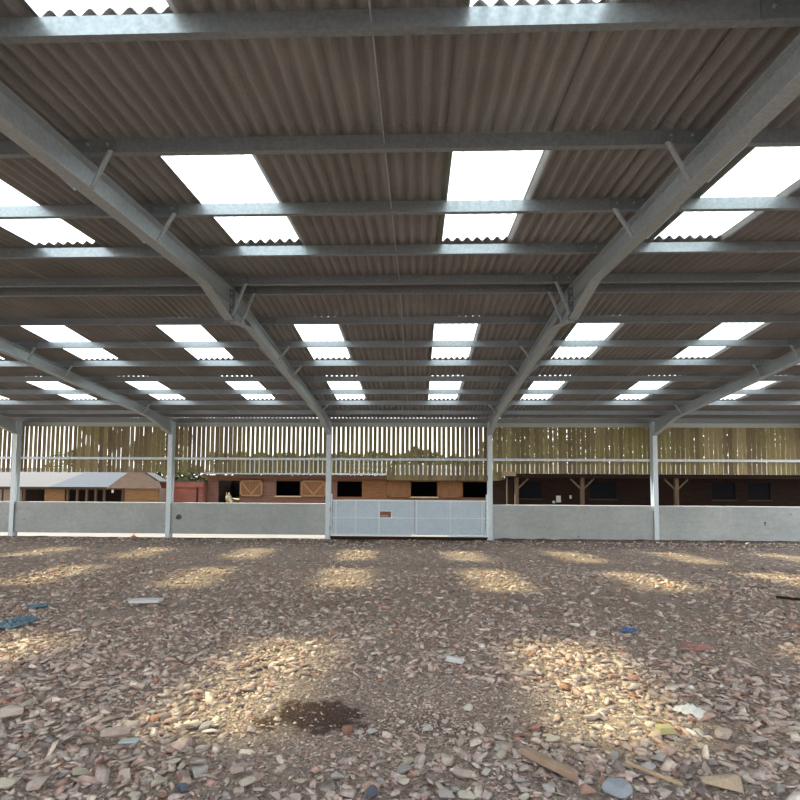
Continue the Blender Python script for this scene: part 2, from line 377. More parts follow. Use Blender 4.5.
# ------------------------------------------------------------------ roof sheets
SW = 3.05/3; PITCH = SW/7; AMP = .028; XS = 12.805
ROWS = [(0, 1.66, 0), (1.60, 4.40, 1), (4.34, 5.77, 0), (5.71, 8.51, 1), (8.45, 11.25, 0)]
def sheet(mb, xa, q0, q1, sg, zoff, solid=True):
    n = 60; ov = PITCH*.5
    xs = [xa + (SW+ov)*k/n for k in range(n+1)]
    base = len(mb.v); rows = []
    for q in (q0, q1):
        for k, x in enumerate(xs):
            z = lip(q) + PH + .045 + zoff + AMP*math.cos(2*math.pi*(x-XS)/PITCH) + .014*(k/n)
            mb.v.append((x, RY+sg*q, z))
        for k, x in enumerate(xs):
            z = lip(q) + PH + .045 + zoff + AMP*math.cos(2*math.pi*(x-XS)/PITCH) + .014*(k/n) + .006
            mb.v.append((x, RY+sg*q, z))
    w = n+1
    if not solid:
        mb.v = mb.v[:base+n+1] + mb.v[base+2*(n+1):base+3*(n+1)]
        mb.f += [(base+k, base+k+1, base+k+1+w, base+k+w) for k in range(n)]; return
    for k in range(n):
        a = base + k
        mb.f += [(a, a+1, a+1+2*w, a+2*w), (a+w, a+3*w, a+1+3*w, a+1+w), (a, a+w, a+w+1, a+1), (a+2*w, a+1+2*w, a+1+3*w, a+3*w)]
    for e in (0, n): a = base+e; mb.f.append((a, a+w, a+3*w, a+2*w))
nmin = int(math.floor((X0-.3-XS)/SW)); nmax = int(math.ceil((X1+.3-XS)/SW))
for sg, nm in ((1, 'far'), (-1, 'near')):
    mb = MB()
    for r, (q0, q1, sk) in enumerate(ROWS):
        for n in range(nmin, nmax):
            if sk and n % 3 == 0: continue
            if not sk: qa, qb = (q0-.16*(sg < 0)*(r > 0), q1+.12*(sg > 0))
            else: qa, qb = q0, q1
            sheet(mb, XS+n*SW, qa, qb, sg, .007 if r % 2 == 0 else .0)
    o = mb.build('ceiling', M['cement']); tag(o, kind='structure')
cap = MB(); cap.prism([(RY-.3, lip(.3)+PH+.09), (RY, lip(0)+PH+.11), (RY+.3, lip(.3)+PH+.09), (RY+.3, lip(.3)+PH+.10), (RY, lip(0)+PH+.125), (RY-.3, lip(.3)+PH+.10)], 'x', X0-.4, X1+.4)
tag(cap.build('trim_1', M['cement']), kind='structure')
SKYN = [n for n in range(nmin, nmax) if n % 3 == 0]
for sg in (1, -1):
    for r in (1, 3):
        q0, q1, _ = ROWS[r]
        for n in SKYN:
            xa = XS + n*SW; j = n//3
            mb = MB(); sheet(mb, xa, q0, q1, sg, .012, False)
            o = mb.build('roof_light_sheet', M['sky'])
            bay = int(math.floor((xa+.5)/B)); side = 'left' if (xa+.5-bay*B) < B/2 else 'right'
            bn = BAY[bay] if 0 <= bay < 5 else 'bay outside the photo'
            row = {(1,1):'upper far row', (1,3):'lower far row', (-1,1):'upper near row', (-1,3):'row overhead'}[(sg, r)]
            tag(o, 'translucent roof light, %s in %s, %s' % (side, bn, row), 'skylight', 'translucent roof lights')

# ------------------------------------------------------------------ far wall: rails, slats, panels
o = MB().prism([(.25,4.29),(.335,4.29),(.335,4.45),(.25,4.45),(.25,4.438),(.322,4.438),(.322,4.302),(.25,4.302)], 'x', X0-.1, X1+.1).build('eave_beam', M['eave'])
tag(o, 'long pale green-grey eave beam capping the slatted wall', 'beam')
o = MB().prism([(.27,4.455),(.33,4.455),(.33,4.467),(.276,4.467),(.276,4.62),(.33,4.62),(.33,4.628),(.27,4.628)], 'x', X0-.1, X1+.1).build('eave_purlin', M['cleat'])
tag(o, 'darker steel eave purlin lying directly on the pale eave beam', 'purlin')
for a, b in [(i*B, (i+1)*B) for i in range(-1, 5)]:
    i = int(round(a/B))
    nm = {-1:'outside the left edge', 0:'above the wooden shed', 1:'above the red shed and pony', 2:'above the metal gate', 3:'right of the gate', 4:'in the rightmost bay'}[i]
    o = MB().prism([(.10,2.99),(.155,2.99),(.155,3.085),(.10,3.085),(.10,3.08),(.149,3.08),(.149,2.995),(.10,2.995)], 'x', a+.09, b-.09)
    o.prism([(.10,2.99),(.106,2.99),(.106,3.005),(.10,3.005)], 'x', a+.09, b-.09); o.prism([(.10,3.07),(.106,3.07),(.106,3.085),(.10,3.085)], 'x', a+.09, b-.09)
    o.box((a+.006, .10, 2.99), (a+.12, .16, 3.0)); o.box((b-.12, .10, 2.99), (b-.006, .16, 3.0))
    tag(o.build('sheeting_rail', M['gate_frame']), 'galvanised horizontal rail across the slatted timber %s' % nm, 'rail', 'sheeting rails')
    P = .1755; mb = MB(); k0 = math.ceil(a/P - 1e-6); k1 = math.floor(b/P - 1e-6)
    for k in range(k0, k1+1):
        x = k*P + .5*P; wb = .153 + random.uniform(-.005, .005); j = random.uniform(-.008, .008)
        if -6 <= x < 2.3 or 8.8 < x < 17.2: wb -= .022
        zb = (2.50 if x < 18.3 else 2.535) + random.uniform(-.012, .012)
        if 14.42 < x < 18.72: zb = 2.27
        if x > b - .02: continue
        mb.box((x-wb/2+j, .27+random.uniform(0,.004), zb), (x+wb/2+j, .292+random.uniform(0,.004), 4.30))
    r = mb.build('timber_slat_panel', M['boards'])
    nm2 = {-1:'outside the left edge', 0:'with open gaps above the wooden shed', 1:'mossy at its left, above the pony stable', 2:'above the metal gate, hanging lower at its right half', 3:'brown and closely gapped, right of the gate', 4:'in the rightmost bay, over the dark canopy'}[i]
    tag(r, 'vertical timber slat cladding %s' % nm2, 'cladding', 'timber slat cladding')
o = MB().box((14.45, .245, 2.25), (18.70, .268, 2.45)).build('edge_plank', M['boards'])
tag(o, 'horizontal plank nailed along the lower edge of the slats above the gate', 'plank')
o = MB().box((at(502,478,.2).x, .17, 2.43), (at(516,478,.2).x, .272, 2.60)).build('timber_block', M['fresh'], bevel=.008)
tag(o, 'short pale fresh timber beam end under the slats right of the gate', 'beam')

panel_desc = {0:'grey concrete wall panel between the two leftmost columns', 1:'grey concrete wall panel with a dark stain, left of the gate', 3:'plain grey concrete wall panel right of the gate',
              4:'grey concrete wall panel in the rightmost bay', -1:'grey concrete wall panel beyond the leftmost column'}
st1 = at(179, 517, .06)
mats_p = {1: concrete('cast_concrete_stained', ((st1.x, st1.z, .10), (st1.x-.08, st1.z-.03, .05)))}
s4 = at(765, 523, .06); mats_p[4] = concrete('cast_concrete_marked', ((s4.x, s4.z, .04), (s4.x, s4.z-.08, .03)))
for i in (-1, 0, 1, 3, 4):
    a, b = i*B+.012, (i+1)*B-.012
    z0 = .17 if i < 2 else -.05
    zt = 1.315
    root = empty('concrete_wall_panel', ((a+b)/2, .13, z0)); tag(root, panel_desc[i], 'wall panel', 'concrete wall panels')
    MB().box((a, .06, z0), (b, .20, zt)).build('slab', mats_p.get(i, M['concrete']), root, bevel=.01)
    MB().box((a, .055, zt), (b, .205, zt+.035)).build('top_edge', M['coping'], root, bevel=.006)

# gate
g0, g1 = 2*B+.12, 3*B-.12
top_z, bot_z = 1.50, .20
gate = {}
def gate_leaf(xa, xb, posts, label, bottom, hinge_x):
    root = empty('sheeted_gate_leaf', (hinge_x, .10, bot_z)); tag(root, label, 'gate', 'metal gate leaves')
    hole = at(380, 511, .1).x, at(391, 516, .1).x, at(386, 517.5, .1).z, at(386, 511.5, .1).z
    sh = MB(); ys = (.115, .121)
    if xa < hole[0] < xb:
        sh.box((xa, ys[0], bot_z), (hole[0], ys[1], top_z)); sh.box((hole[1], ys[0], bot_z), (xb, ys[1], top_z))
        sh.box((hole[0], ys[0], bot_z), (hole[1], ys[1], hole[2])); sh.box((hole[0], ys[0], hole[3]), (hole[1], ys[1], top_z))
        fr = MB(); h = hole
        fr.box((h[0]-.03, .10, h[2]-.03), (h[1]+.03, .114, h[2])); fr.box((h[0]-.03, .10, h[3]), (h[1]+.03, .114, h[3]+.03)); fr.box((h[1], .10, h[2]), (h[1]+.03, .114, h[3]))
        fr.build('latch_frame', M['gate_frame'], root)
        MB().box((h[0]+.05, .122, h[2]+.04), (h[0]+.3, .14, h[2]+.09)).build('latch_bolt', M['cleat'], root)
    else: sh.box((xa, ys[0], bot_z), (xb, ys[1], top_z))
    sh.build('sheet', M['gate'], root)
    for z, hh in ((top_z-.03, .045), (.82, .03)):
        MB().box((xa, .075, z-hh/2), (xb, .114, z+hh/2)).build('frame_rail', M['gate_frame'], root)
    for x0, x1, z in bottom: MB().box((x0, .07, z), (x1, .114, z+.055)).build('frame_rail', M['gate_frame'], root)
    for px in posts:
        x = at(px, 518, .1).x; MB().box((x-.022, .074, bot_z), (x+.022, .114, top_z)).build('frame_upright', M['gate_frame'], root)
    return root
xm = at(414.5, 518, .1).x
lf = gate_leaf(g0+.05, xm-.006, (336, 356, 379), 'left leaf of the pale blue sheeted metal gate, with the latch hole', [(g0, at(411,535,.1).x, .155)], g0)
rf = gate_leaf(xm+.006, g1-.05, (416.5, 450, 482), 'right leaf of the pale blue sheeted metal gate', [(at(449,535,.1).x, g1, .135)], g1)
for lfx, x in ((lf, g0-.0), (rf, g1)):
    MB().tube((x, .095, .12), (x, .095, 1.72), .038, n=12).build('gate_post', M['gate_frame'], lfx)
mb = MB()
for z in (.35, 1.05): mb.box((2*B+.07, .06, z), (g0+.01, .12, z+.16))
mb.build('hinge', M['cleat'], lf)
o = MB().box((g0-.02, .02, -.03), (g1+.02, .16, .135)).build('sill_board', M['dark_clad'], bevel=.01); tag(o, 'dark timber sill lying on the ground under the metal gate', 'sill')

# ------------------------------------------------------------------ ground
def gh(x, y):
    h = .045*noise.noise(Vector((x*.35, y*.35, 3.1))) + .02*noise.noise(Vector((x*1.3, y*1.3, 9.))) + .008*noise.noise(Vector((x*5, y*5, 2.)))
    k = min(1, max(0, (-y)/1.5)); h *= (.35+.65*k)
    b = math.exp(-((y-.08)/.22)**2)*(.10 + .05*noise.noise(Vector((x*2.2, 0, 6.))))
    return h + b*(1 if x > 18.42 else .25)
gx = np.arange(-10, 36.01, .11); gy = np.concatenate([np.arange(-24, -12, .08), np.arange(-12, .26, .12)])
vs = [(float(x), float(y), gh(x, y)) for y in gy for x in gx]
nx = len(gx); fs = [(j*nx+i, j*nx+i+1, (j+1)*nx+i+1, (j+1)*nx+i) for j in range(len(gy)-1) for i in range(nx-1)]
mb = MB(); mb.v = vs; mb.f = fs
tag(mb.build('floor', M['soil']), kind='structure')
yb = float(gy[-1])
mb = MB(); mb.add([(-45,yb-.02,-.02),(75,yb-.02,-.02),(75,70,-.02),(-45,70,-.02)], [(0,1,2,3)]); mb.add([(-45,-45,-.09),(75,-45,-.09),(75,yb,-.09),(-45,yb,-.09)], [(0,1,2,3)])
tag(mb.build('yard_ground', M['yard']), kind='structure')

def rock_mesh(name, seed, flat=.6, n=16, sub=False):
    r = random.Random(seed); bm = bmesh.new()
    for _ in range(n):
        v = Vector((r.gauss(0,1), r.gauss(0,1), r.gauss(0,1))).normalized()*r.uniform(.8, 1.05)
        bm.verts.new((v.x, v.y*r.uniform(.65,.8), v.z*flat))
    res = bmesh.ops.convex_hull(bm, input=bm.verts[:])
    bmesh.ops.delete(bm, geom=[v for v in bm.verts if not v.link_faces], context='VERTS')
    if sub:
        bmesh.ops.bevel(bm, geom=bm.edges[:], offset=.03, segments=1, affect='EDGES')
        bmesh.ops.triangulate(bm, faces=bm.faces[:])
        for v in bm.verts: v.co *= 1+.05*noise.noise(v.co*2.5+Vector((seed,0,0)))
    bmesh.ops.recalc_face_normals(bm, faces=bm.faces[:])
    me = bpy.data.meshes.new(name); bm.to_mesh(me); bm.free(); return me

# loose rubble nobody could count
temps = []
for s in range(20):
    me = rock_mesh('t', s+50, random.Random(s).uniform(.25,.6), 9)
    co = np.array([v.co[:] for v in me.vertices]); tri = []
    for p in me.polygons:
        vv = list(p.vertices)
        for k in range(1, len(vv)-1): tri.append((vv[0], vv[k], vv[k+1]))
    temps.append((co, np.array(tri))); bpy.data.meshes.remove(me)
palette = 1.36*np.array([1.08,1.0,.95])*np.array([(.33,.25,.215),(.40,.32,.285),(.36,.315,.29),(.43,.375,.33),(.30,.255,.235),(.47,.42,.36),(.33,.235,.20),(.37,.325,.30),(.43,.365,.315),(.34,.19,.14),(.54,.50,.46),(.20,.165,.155)])
pw = np.array([14,16,15,12,8,8,12,12,9,2.5,1.8,6.]); pw /= pw.sum()
bare = [on_ground(*p) for p in ((400,700),(300,715),(430,725),(360,690),(470,690),(560,715),(290,755))]
P = []
def scatter(n, d0, d1, r0, r1, power):
    k = 0
    while k < n:
        d = math.sqrt(random.uniform(d0*d0, d1*d1)); hw = .86*d + 1.2
        x = CAM.x - d*math.tan(R(1.9)) + random.uniform(-hw, hw); y = CAM.y + d
        if x < -9.5 or x > 35.5 or y > -.12: k += 1; continue
        de = noise.noise(Vector((x*.5, y*.5, 7.7)))*.5 + .62
        for b in bare:
            dd = math.hypot((x-b.x)/.75, (y-b.y)/.5)
            if dd < 1: de -= .6*(1-dd*.5)
        if random.random() > de: k += .35; continue
        r = r0 + (r1-r0)*random.random()**power
        P.append((x, y, r)); k += 1
scatter(5200, 2.2, 6.0, .03, .085, 1.5)
scatter(17000, 2.2, 7.5, .014, .055, 2.0)
scatter(15000, 6, 12, .024, .085, 2.0)
wet = on_ground(316, 712)
for _ in range(9000):
    b = random.choice(bare); x = b.x + random.gauss(0,.75); y = b.y + random.gauss(0,.5)
    if math.hypot((x-wet.x)/.5, (y-wet.y)/.36) < 1 and random.random() < .9: continue
    P.append((x, y, .006+.022*random.random()**2.5))
for _ in range(14000):
    d = random.uniform(2.3, 8); x = CAM.x - d*.033 + random.uniform(-1,1)*(.86*d+.6)
    if math.hypot((x-wet.x)/.5, (CAM.y+d-wet.y)/.36) > 1: P.append((x, CAM.y+d, .008+.018*random.random()**2))
scatter(14000, 11, 20, .03, .085, 2.2)
BIG = ((113,741,36),(68,742,22),(10,719,34),(6,790,30),(38,790,28),(190,729,26),(238,774,22),(247,786,20),(360,735,12),(402,724,9),(406,786,20),(461,779,26),
       (725,740,26),(758,746,24),(730,790,46),(617,795,34),(585,795,22),(675,777,10),(182,792,18),(372,796,20),(395,797,16),(455,793,14))
BP = [(on_ground(a, b), c/2/F*(on_ground(a, b).y-CAM.y)) for a, b, c in BIG]
V = []; T = []; C = []; off = 0
for (x, y, r) in P:
    if r > .02 and any(math.hypot(x-b.x, y-b.y) < w_*.75 + r*.8 for b, w_ in BP): continue
    co, tri = temps[random.randrange(len(temps))]
    a = random.uniform(0, 6.283); tx = random.gauss(0, .28); ty = random.gauss(0, .28)
    Rm = np.array((Matrix.Rotation(a, 3, 'Z') @ Matrix.Rotation(tx, 3, 'X') @ Matrix.Rotation(ty, 3, 'Y')))
    sc = np.array((r*random.uniform(.9,1.5), r*random.uniform(.75,1.1), r*random.uniform(.6,1.1)))
    q = (co*sc) @ Rm.T + np.array((x, y, gh(x, y) + r*random.uniform(-.05,.3)))
    V.append(q); T.append(tri+off); off += len(co)
    c = palette[rng.choice(len(palette), p=pw)]*random.uniform(.8,1.2)
    C.append(np.tile(np.append(c, 1.0), (len(co), 1)))
V = np.concatenate(V); T = np.concatenate(T); C = np.concatenate(C)
me = bpy.data.meshes.new('loose_rubble'); me.vertices.add(len(V)); me.vertices.foreach_set('co', V.ravel())
me.loops.add(len(T)*3); me.loops.foreach_set('vertex_index', T.ravel().astype(np.int32))
me.polygons.add(len(T)); me.polygons.foreach_set('loop_start', np.arange(0, len(T)*3, 3, dtype=np.int32)); me.update(calc_edges=True)
ca = me.color_attributes.new('tone', 'FLOAT_COLOR', 'POINT'); ca.data.foreach_set('color', C.ravel().astype(np.float32))
me.materials.append(M['rubble']); ob = bpy.data.objects.new('loose_rubble', me); COL.objects.link(ob)
tag(ob, 'countless small stones and broken rubble strewn over the soil floor', 'rubble', kind='stuff')

# larger single stones, copies of a few shapes
kinds = {'pink': ('st_pink', 'pinkish-brown angular stone lying loose in the foreground rubble'), 'grey': ('st_grey', 'grey angular stone lying loose in the foreground rubble'),
         'cream': ('st_cream', 'pale cream angular stone lying loose in the foreground rubble'), 'red': ('st_red', 'brick-red broken fragment lying loose in the foreground rubble')}
protos = {}
for kk, (mn, _) in kinds.items():
    for v in range(6):
        me = rock_mesh('stone', 300+v*7+len(kk), (.38,.45,.3,.55,.4,.5)[v], 11, True); me.materials.append(M[mn]); protos[(kk, v)] = me
taken = []
def put_stone(px, py, w, kk, v, rz=0, sx=1.0, sy=.75, sz=.8, tilt=(0,0), label=None, group=True, name='stone', me=None, sink=.3):
    p = on_ground(px, py); g = gh(p.x, p.y); p = on_ground(px, py, g)
    d = p.y - CAM.y; r = w/2/F*d
    o = bpy.data.objects.new(name, me or protos[(kk, v)]); COL.objects.link(o)
    o.scale = (r*sx, r*sy/.72, r*sz); o.rotation_euler = (tilt[0], tilt[1], rz)
    if label: sink = -.25
    o.location = (p.x, p.y, g + r*sz*.45*(1-sink)); taken.append((p.x, p.y, r))
    lab = label or kinds[kk][1]; tag(o, lab, 'stone', (kinds[kk][1].split(' stone')[0].split(' broken')[0] + ' stones in the foreground rubble') if label is None else None)
    return o
special = [ # px, py, width px, kind, shape, rot, label
    (113,741,36,'pink',2,.2,'large flat pinkish stone near the lower left corner, with a sharp right end'),
    (70,740,1,None,0,0,None),
    (68,742,22,'pink',0,1.3,'upright wedge-shaped pinkish stone beside the large flat one at lower left'),
    (10,719,34,'pink',4,.5,'big brown-grey stone at the left edge of the photo'),
    (6,790,30,'cream',3,.1,'pale stone cut off by the lower left corner'),
    (38,790,28,'pink',5,.9,'blocky pale pink stone at the bottom edge near the lower left'),
    (190,729,26,'cream',2,.15,'long pale cream stone in the left sunlit rubble'),
    (238,774,22,'pink',1,.7,'brown wedge stone on bare soil left of the bottom centre'),
    (247,786,20,'cream',3,.9,'twisted pale stone at the bottom edge beside the brown wedge stone'),
    (360,735,12,'cream',1,.4,'cream square-cut stone below the dark damp patch'),
    (402,724,9,'cream',3,.1,'small bright triangular stone on the bare soil in the middle'),
    (406,786,20,'cream',4,.2,'bright white flattened stone at the bottom centre'),
    (461,779,26,'pink',2,-.6,'long flat brown stone slanting at the bottom, right of the white stone'),
    (455,664,20,'cream',0,-.3,None),
    (725,740,26,'pink',5,.3,'broad pinkish stone in the right-hand rubble'),
    (758,746,24,'pink',0,.1,'rounded pinkish stone at the far right of the foreground rubble'),
    (455,793,14,'grey',4,.1,'small grey rounded stone at the bottom edge, right of centre'),
    (675,777,10,'red',3,.2,'rusty red stone above the big sandstone slab'),
    (585,795,22,'red',5,.1,'orange-red stone at the bottom edge beside the blue-grey cobble'),
    (522,737,9,'red',1,.2,'small bright orange-red brick bit right of the bare soil'),
    (395,797,16,'pink',2,.8,'pink-brown stone at the bottom edge of the photo, centre')]
for s in special:
    if s[3] is None or s[6] is None: continue
    px, py, w, kk, v, rz, lab = s
    put_stone(px, py, w, kk, v, rz, label=lab)
o = put_stone(730,790,56,'cream',0,-.2, 1.0,.7,.4, label='big flat sandstone slab at the bottom edge, lower right', me=(lambda me:(me.materials.append(M['slab']), me)[1])(rock_mesh('slab', 912, .4, 9, True)))
o.name = 'sandstone_slab'
o = put_stone(617,795,34,'grey',0,.3, .9,.8,.7, label='smooth blue-grey cobble at the bottom edge right of centre', me=(lambda me:(me.materials.append(M['cobble']), me)[1])(rock_mesh('cobble', 77, .7, 40, True)))
o.name = 'cobble'
o = put_stone(182,792,18,'grey',0,.6,.8,.8,.9, label='dark slate-blue lump at the bottom edge, left', me=(lambda me:(me.materials.append(M['dark_sheet']), me)[1])(rock_mesh('lump', 31, .6, 14, True))); o.name = 'slate_lump'
o = put_stone(372,796,20,'grey',0,.9,.9,.8,.8, label='dark slate-blue lump at the bottom edge, centre', me=(lambda me:(me.materials.append(M['dark_sheet']), me)[1])(rock_mesh('lump', 35, .6, 14, True))); o.name = 'slate_lump'
count = len(taken); tries = 0; cnt = {k: 0 for k in kinds}
while sum(cnt.values()) < 278 and tries < 20000:
    tries += 1
    py = 800 - 95*random.random()**1.15; px = random.uniform(-15, 815)
    p = on_ground(px, py)
    if any(math.hypot((p.x-b.x)/.7, (p.y-b.y)/.4) < .8 for b in bare) and random.random() < .93: continue
    if noise.noise(Vector((p.x*.5, p.y*.5, 7.7))) < -.25 and random.random() < .6: continue
    w = random.choice((11,13,15,17,19,22,26))*random.uniform(.85,1.15)*(.6+.4*(py-690)/110)
    r = w/2/F*(p.y-CAM.y)
    if any(math.hypot(p.x-a, p.y-b) < (r+c)*.74 for a, b, c in taken): continue
    kk = random.choices(('pink','grey','cream','red'), (50, 24, 20, 6))[0]; cnt[kk] += 1
    put_stone(px, py, w, kk, random.randrange(6), random.uniform(0,6.28), random.uniform(.85,1.1), random.uniform(.6,.8), random.uniform(.65,1.05), (random.gauss(0,.22), random.gauss(0,.22)))

# debris lying on the rubble
def crumple(name, px, py, w, dpt, h, material, label, cat, seed, nx=26, ny=14, rz=0.0, lift=.02):
    p = on_ground(px, py); d = p.y-CAM.y; W = w/F*d
    mb = MB(); r = random.Random(seed); L = dpt
    outline = [1+.35*noise.noise(Vector((math.cos(a)*1.5+seed, math.sin(a)*1.5, 0))) for a in [2*math.pi*i/36 for i in range(36)]]
    vs = [(0,0,0)]; rings = 8
    for j in range(1, rings+1):
        for i in range(36):
            a = 2*math.pi*i/36; rr = outline[i]*j/rings
            vs.append((math.cos(a)*rr*W/2, math.sin(a)*rr*L/2, 0))
    out = []
    for (x, y, z) in vs:
        X = x*math.cos(rz)-y*math.sin(rz)+p.x; Y = x*math.sin(rz)+y*math.cos(rz)+p.y
        zz = gh(X, Y) + lift + h*(.55+noise.noise(Vector((x*7/ max(W,.2), y*9/max(W,.2)+seed, seed)))*.9) *max(0,1-.7*math.hypot(2*x/W, 2*y/L)**2)
        out.append((X, Y, zz))
    fs = [(0, 1+i, 1+(i+1)%36) for i in range(36)]
    for j in range(rings-1):
        for i in range(36): fs.append((1+j*36+i, 1+(j+1)*36+i, 1+(j+1)*36+(i+1)%36, 1+j*36+(i+1)%36))
    mb.v = out; mb.f = fs; o = mb.build(name, material, origin=p)
    md = o.modifiers.new('thick', 'SOLIDIFY'); md.thickness = .008
    return tag(o, label, cat)
crumple('plastic_sheet', 17, 627, 34, .55, .11, M['plastic_blue'], 'crumpled blue plastic sheet on the rubble at the left edge', 'plastic', 3)
crumple('paper_scrap', 690, 713, 26, .2, .05, M['white_stone'], 'bright white crumpled sheet lying in the rubble at right', 'scrap', 8, rz=.1)
crumple('plastic_scrap', 629, 633, 15, .15, .05, M['blue'], 'small bright blue plastic scrap on the rubble right of centre', 'scrap', 5)
crumple('brick_dust_patch', 697, 649, 30, .28, .05, M['dusty_red'], 'dusty red flattened fragment lying on the rubble at right', 'fragment', 9)
crumple('plastic_scrap', 38, 609, 22, .3, .05, M['plastic_blue'], 'small pale torn plastic scrap beyond the blue sheet at left', 'scrap', 12)
def plank(px, py, L, w, h, rz, material, name, label, cat, tilt=0, lift=.02):
    p = on_ground(px, py); z = gh(p.x, p.y)+h/2+lift
    d = Vector((math.cos(rz)*math.cos(tilt), math.sin(rz)*math.cos(tilt), math.sin(tilt)))*L/2; c = Vector((p.x, p.y, z))
    mb = MB().bar(c-d, c+d, w, h); o = mb.build(name, material, bevel=.006, origin=c); return tag(o, label, cat)
plank(146, 606, .44, .22, .04, .12, M['white_stone'], 'board', 'pale flat board lying on the rubble left of centre', 'board', lift=.05)
plank(548, 770, .40, .06, .045, R(-52), M['batten'], 'wood_batten', 'short brown wooden batten lying slanted at the bottom right of centre', 'wood', lift=.03)
plank(455, 664.5, .17, .06, .05, R(-28), M['white_stone'], 'broken_tube', 'short white tube piece lying on bare soil in the middle', 'tube')
plank(330, 606, .34, .06, .04, R(35), M['clad_grey'], 'wood_strip', 'thin pale wood strip lying on the rubble in front of the gate', 'wood')
plank(653, 783, .34, .022, .02, R(-48), M['fresh'], 'stick', 'thin pale stick lying in the rubble at lower right', 'stick', lift=.05)
plank(665, 738, .11, .07, .05, R(8), M['yellow'], 'yellow_block', 'small yellow block lying in the sunlit rubble at right', 'block', lift=.03)
plank(178, 745, .14, .07, .02, R(8), M['plastic_blue'], 'tile_piece', 'small pale blue-green tile piece in the left sunlit rubble', 'tile', lift=.035) if False else None
plank(129, 747, .12, .06, .015, R(8), M['pale_tile'], 'tile_piece', 'small pale blue tile piece in the rubble at lower left', 'tile', lift=.045)
plank(795, 603, .5, .05, .04, R(-35), M['dark_clad'], 'dark_stick', 'dark stick lying on the rubble at the right edge', 'stick')
p = on_ground(121, 540); o = MB().box((p.x-.09, -.10, .0), (p.x+.09, -.04, .09)); o.box((p.x-.02,-.09,.08),(p.x+.02,-.05,.15)); tag(o.build('orange_peg', M['orange'], bevel=.01), 'small orange plastic peg at the foot of the left concrete panel', 'peg')

# ------------------------------------------------------------------ buildings beyond
def X_(px, y): return at(px, 490, y).x
def Z_(py, y, px=300): return at(px, py, y).z
def planks(mb, x0, x1, z0, z1, y, step=.14, th=.02):
    z = z0
    while z < z1-1e-3:
        zz = min(z+step-.006, z1); mb.prism([(y, z), (y-th, z), (y-th*.5, zz), (y, zz)], 'x', x0, x1); z += step
    mb.box((x0, y, z0), (x1, y+.04, z1)); return mb
# wooden shed at left
ys = 5.0; zE = Z_(487.5, ys, 60)
shed = empty('wooden_shed', (X_(60, ys), ys, 0)); tag(shed, 'long low wooden shed with a grey roof and open front, far left', 'shed')
xs0, xs1 = X_(-60, ys), X_(124, ys)
MB().box((xs0, ys+3.2, 0), (xs1, ys+3.3, zE+.6)).build('rear_wall', M['dark_clad'], shed)
for a, b in ((-60, 2), (4, 22), (45, 65)):
    planks(MB(), X_(a, ys), X_(b, ys), 0, zE-.05, ys).build('front_wall', M['clad_grey'] if b < 30 else M['clad_gold'], shed)
for p_ in (24, 67.5, 77, 86.5, 95.5, 104, 122.5):
    x = X_(p_, ys); MB().box((x-.045, ys, 0), (x+.045, ys+.09, zE-.04)).build('post', M['post'], shed)
MB().box((xs0, ys-.04, zE-.09), (xs1+.1, ys+.0, zE-.0)).build('fascia', M['post'], shed)
shadow_x = X_(52, ys)
for a, b, mt in ((xs0, shadow_x, 'felt_pale'), (shadow_x, xs1+.05, 'felt')):  # one roof; its right part carries a painted shadow
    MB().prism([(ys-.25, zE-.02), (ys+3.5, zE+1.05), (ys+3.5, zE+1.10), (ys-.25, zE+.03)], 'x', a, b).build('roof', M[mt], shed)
sg_ = MB(); sg_.box((X_(114,ys)-.06, ys-.01, Z_(493,ys)), (X_(114,ys)+.06, ys-.02, Z_(488,ys))); 
x = X_(113, ys); MB().box((x-.05, ys-.03, Z_(494, ys)), (x+.05, ys-.02, Z_(489.5, ys))).build('notice', M['paper'], shed)
xg0, xg1 = X_(125, 4.7), X_(159, 4.7); zg = Z_(488, 4.7, 140); za = Z_(472, 4.7, 140)
wing = empty('shed_gable_wing', ((xg0+xg1)/2, 4.7, 0)); tag(wing, 'gabled timber end of the low shed, left of the red shed', 'shed')
planks(MB(), xg0, xg1, 0, zg, 4.7).build('front_wall', M['clad_gold'], wing)
MB().prism([(X_(106,4.6), zg-.02), (X_(161,4.6), zg-.02), (X_(158,4.6), Z_(483,4.6)), (X_(143,4.6), za), (X_(128,4.6), za)], 'y', 4.60, 4.68).build('gable', M['clad_grey'], wing)
MB().box((xg1-.04, 4.7, 0), (xg1, 5.45, zg)).build('side_wall', M['clad_grey'], wing)
MB().prism([(X_(128,4.6), za+.01), (X_(143,4.6), za+.01), (xg1+.08, Z_(483,4.6)), (xg1+.08, Z_(483,4.6)+.05), (X_(143,4.6), za+.06), (X_(128,4.6), za+.06)], 'y', 4.58, 5.45).build('roof', M['felt_pale'], wing)
# red shed
yr = 5.6
red = empty('red_shed', (X_(183, yr), yr, 0)); tag(red, 'small flat-roofed red-brown shed behind the second column', 'shed')
xa, xb = X_(159, yr)+.12, X_(204.5, yr)-.06; zt = Z_(481.5, yr, 183)
planks(MB(), xa, xb, 0, zt-.28, yr, .16, .012).build('front_wall', M['red_paint'], red)
MB().box((xa-.03, yr-.06, zt-.28), (xb+.03, yr, zt)).build('fascia', M['red_paint'], red)
MB().box((xa-.05, yr-.08, zt), (xb+.05, yr+.9, zt+.04)).build('roof', M['felt_pale'], red)
MB().box((xa, yr, 0), (xa+.05, yr+.9, zt)).build('side_wall', M['red_paint'], red); MB().box((xb-.05, yr, 0), (xb, yr+.9, zt)).build('side_wall', M['red_paint'], red)
for x in (xa+.28, xb-.28): MB().box((x-.04, yr-.05, 0), (x+.04, yr-.012, zt-.28)).build('door_frame', M['dark_clad'], red)
MB().bar((xb+.07, yr-.05, 0), (xb+.03, yr-.05, zt-.02), .06, .04).build('corner_post', M['post'], red)

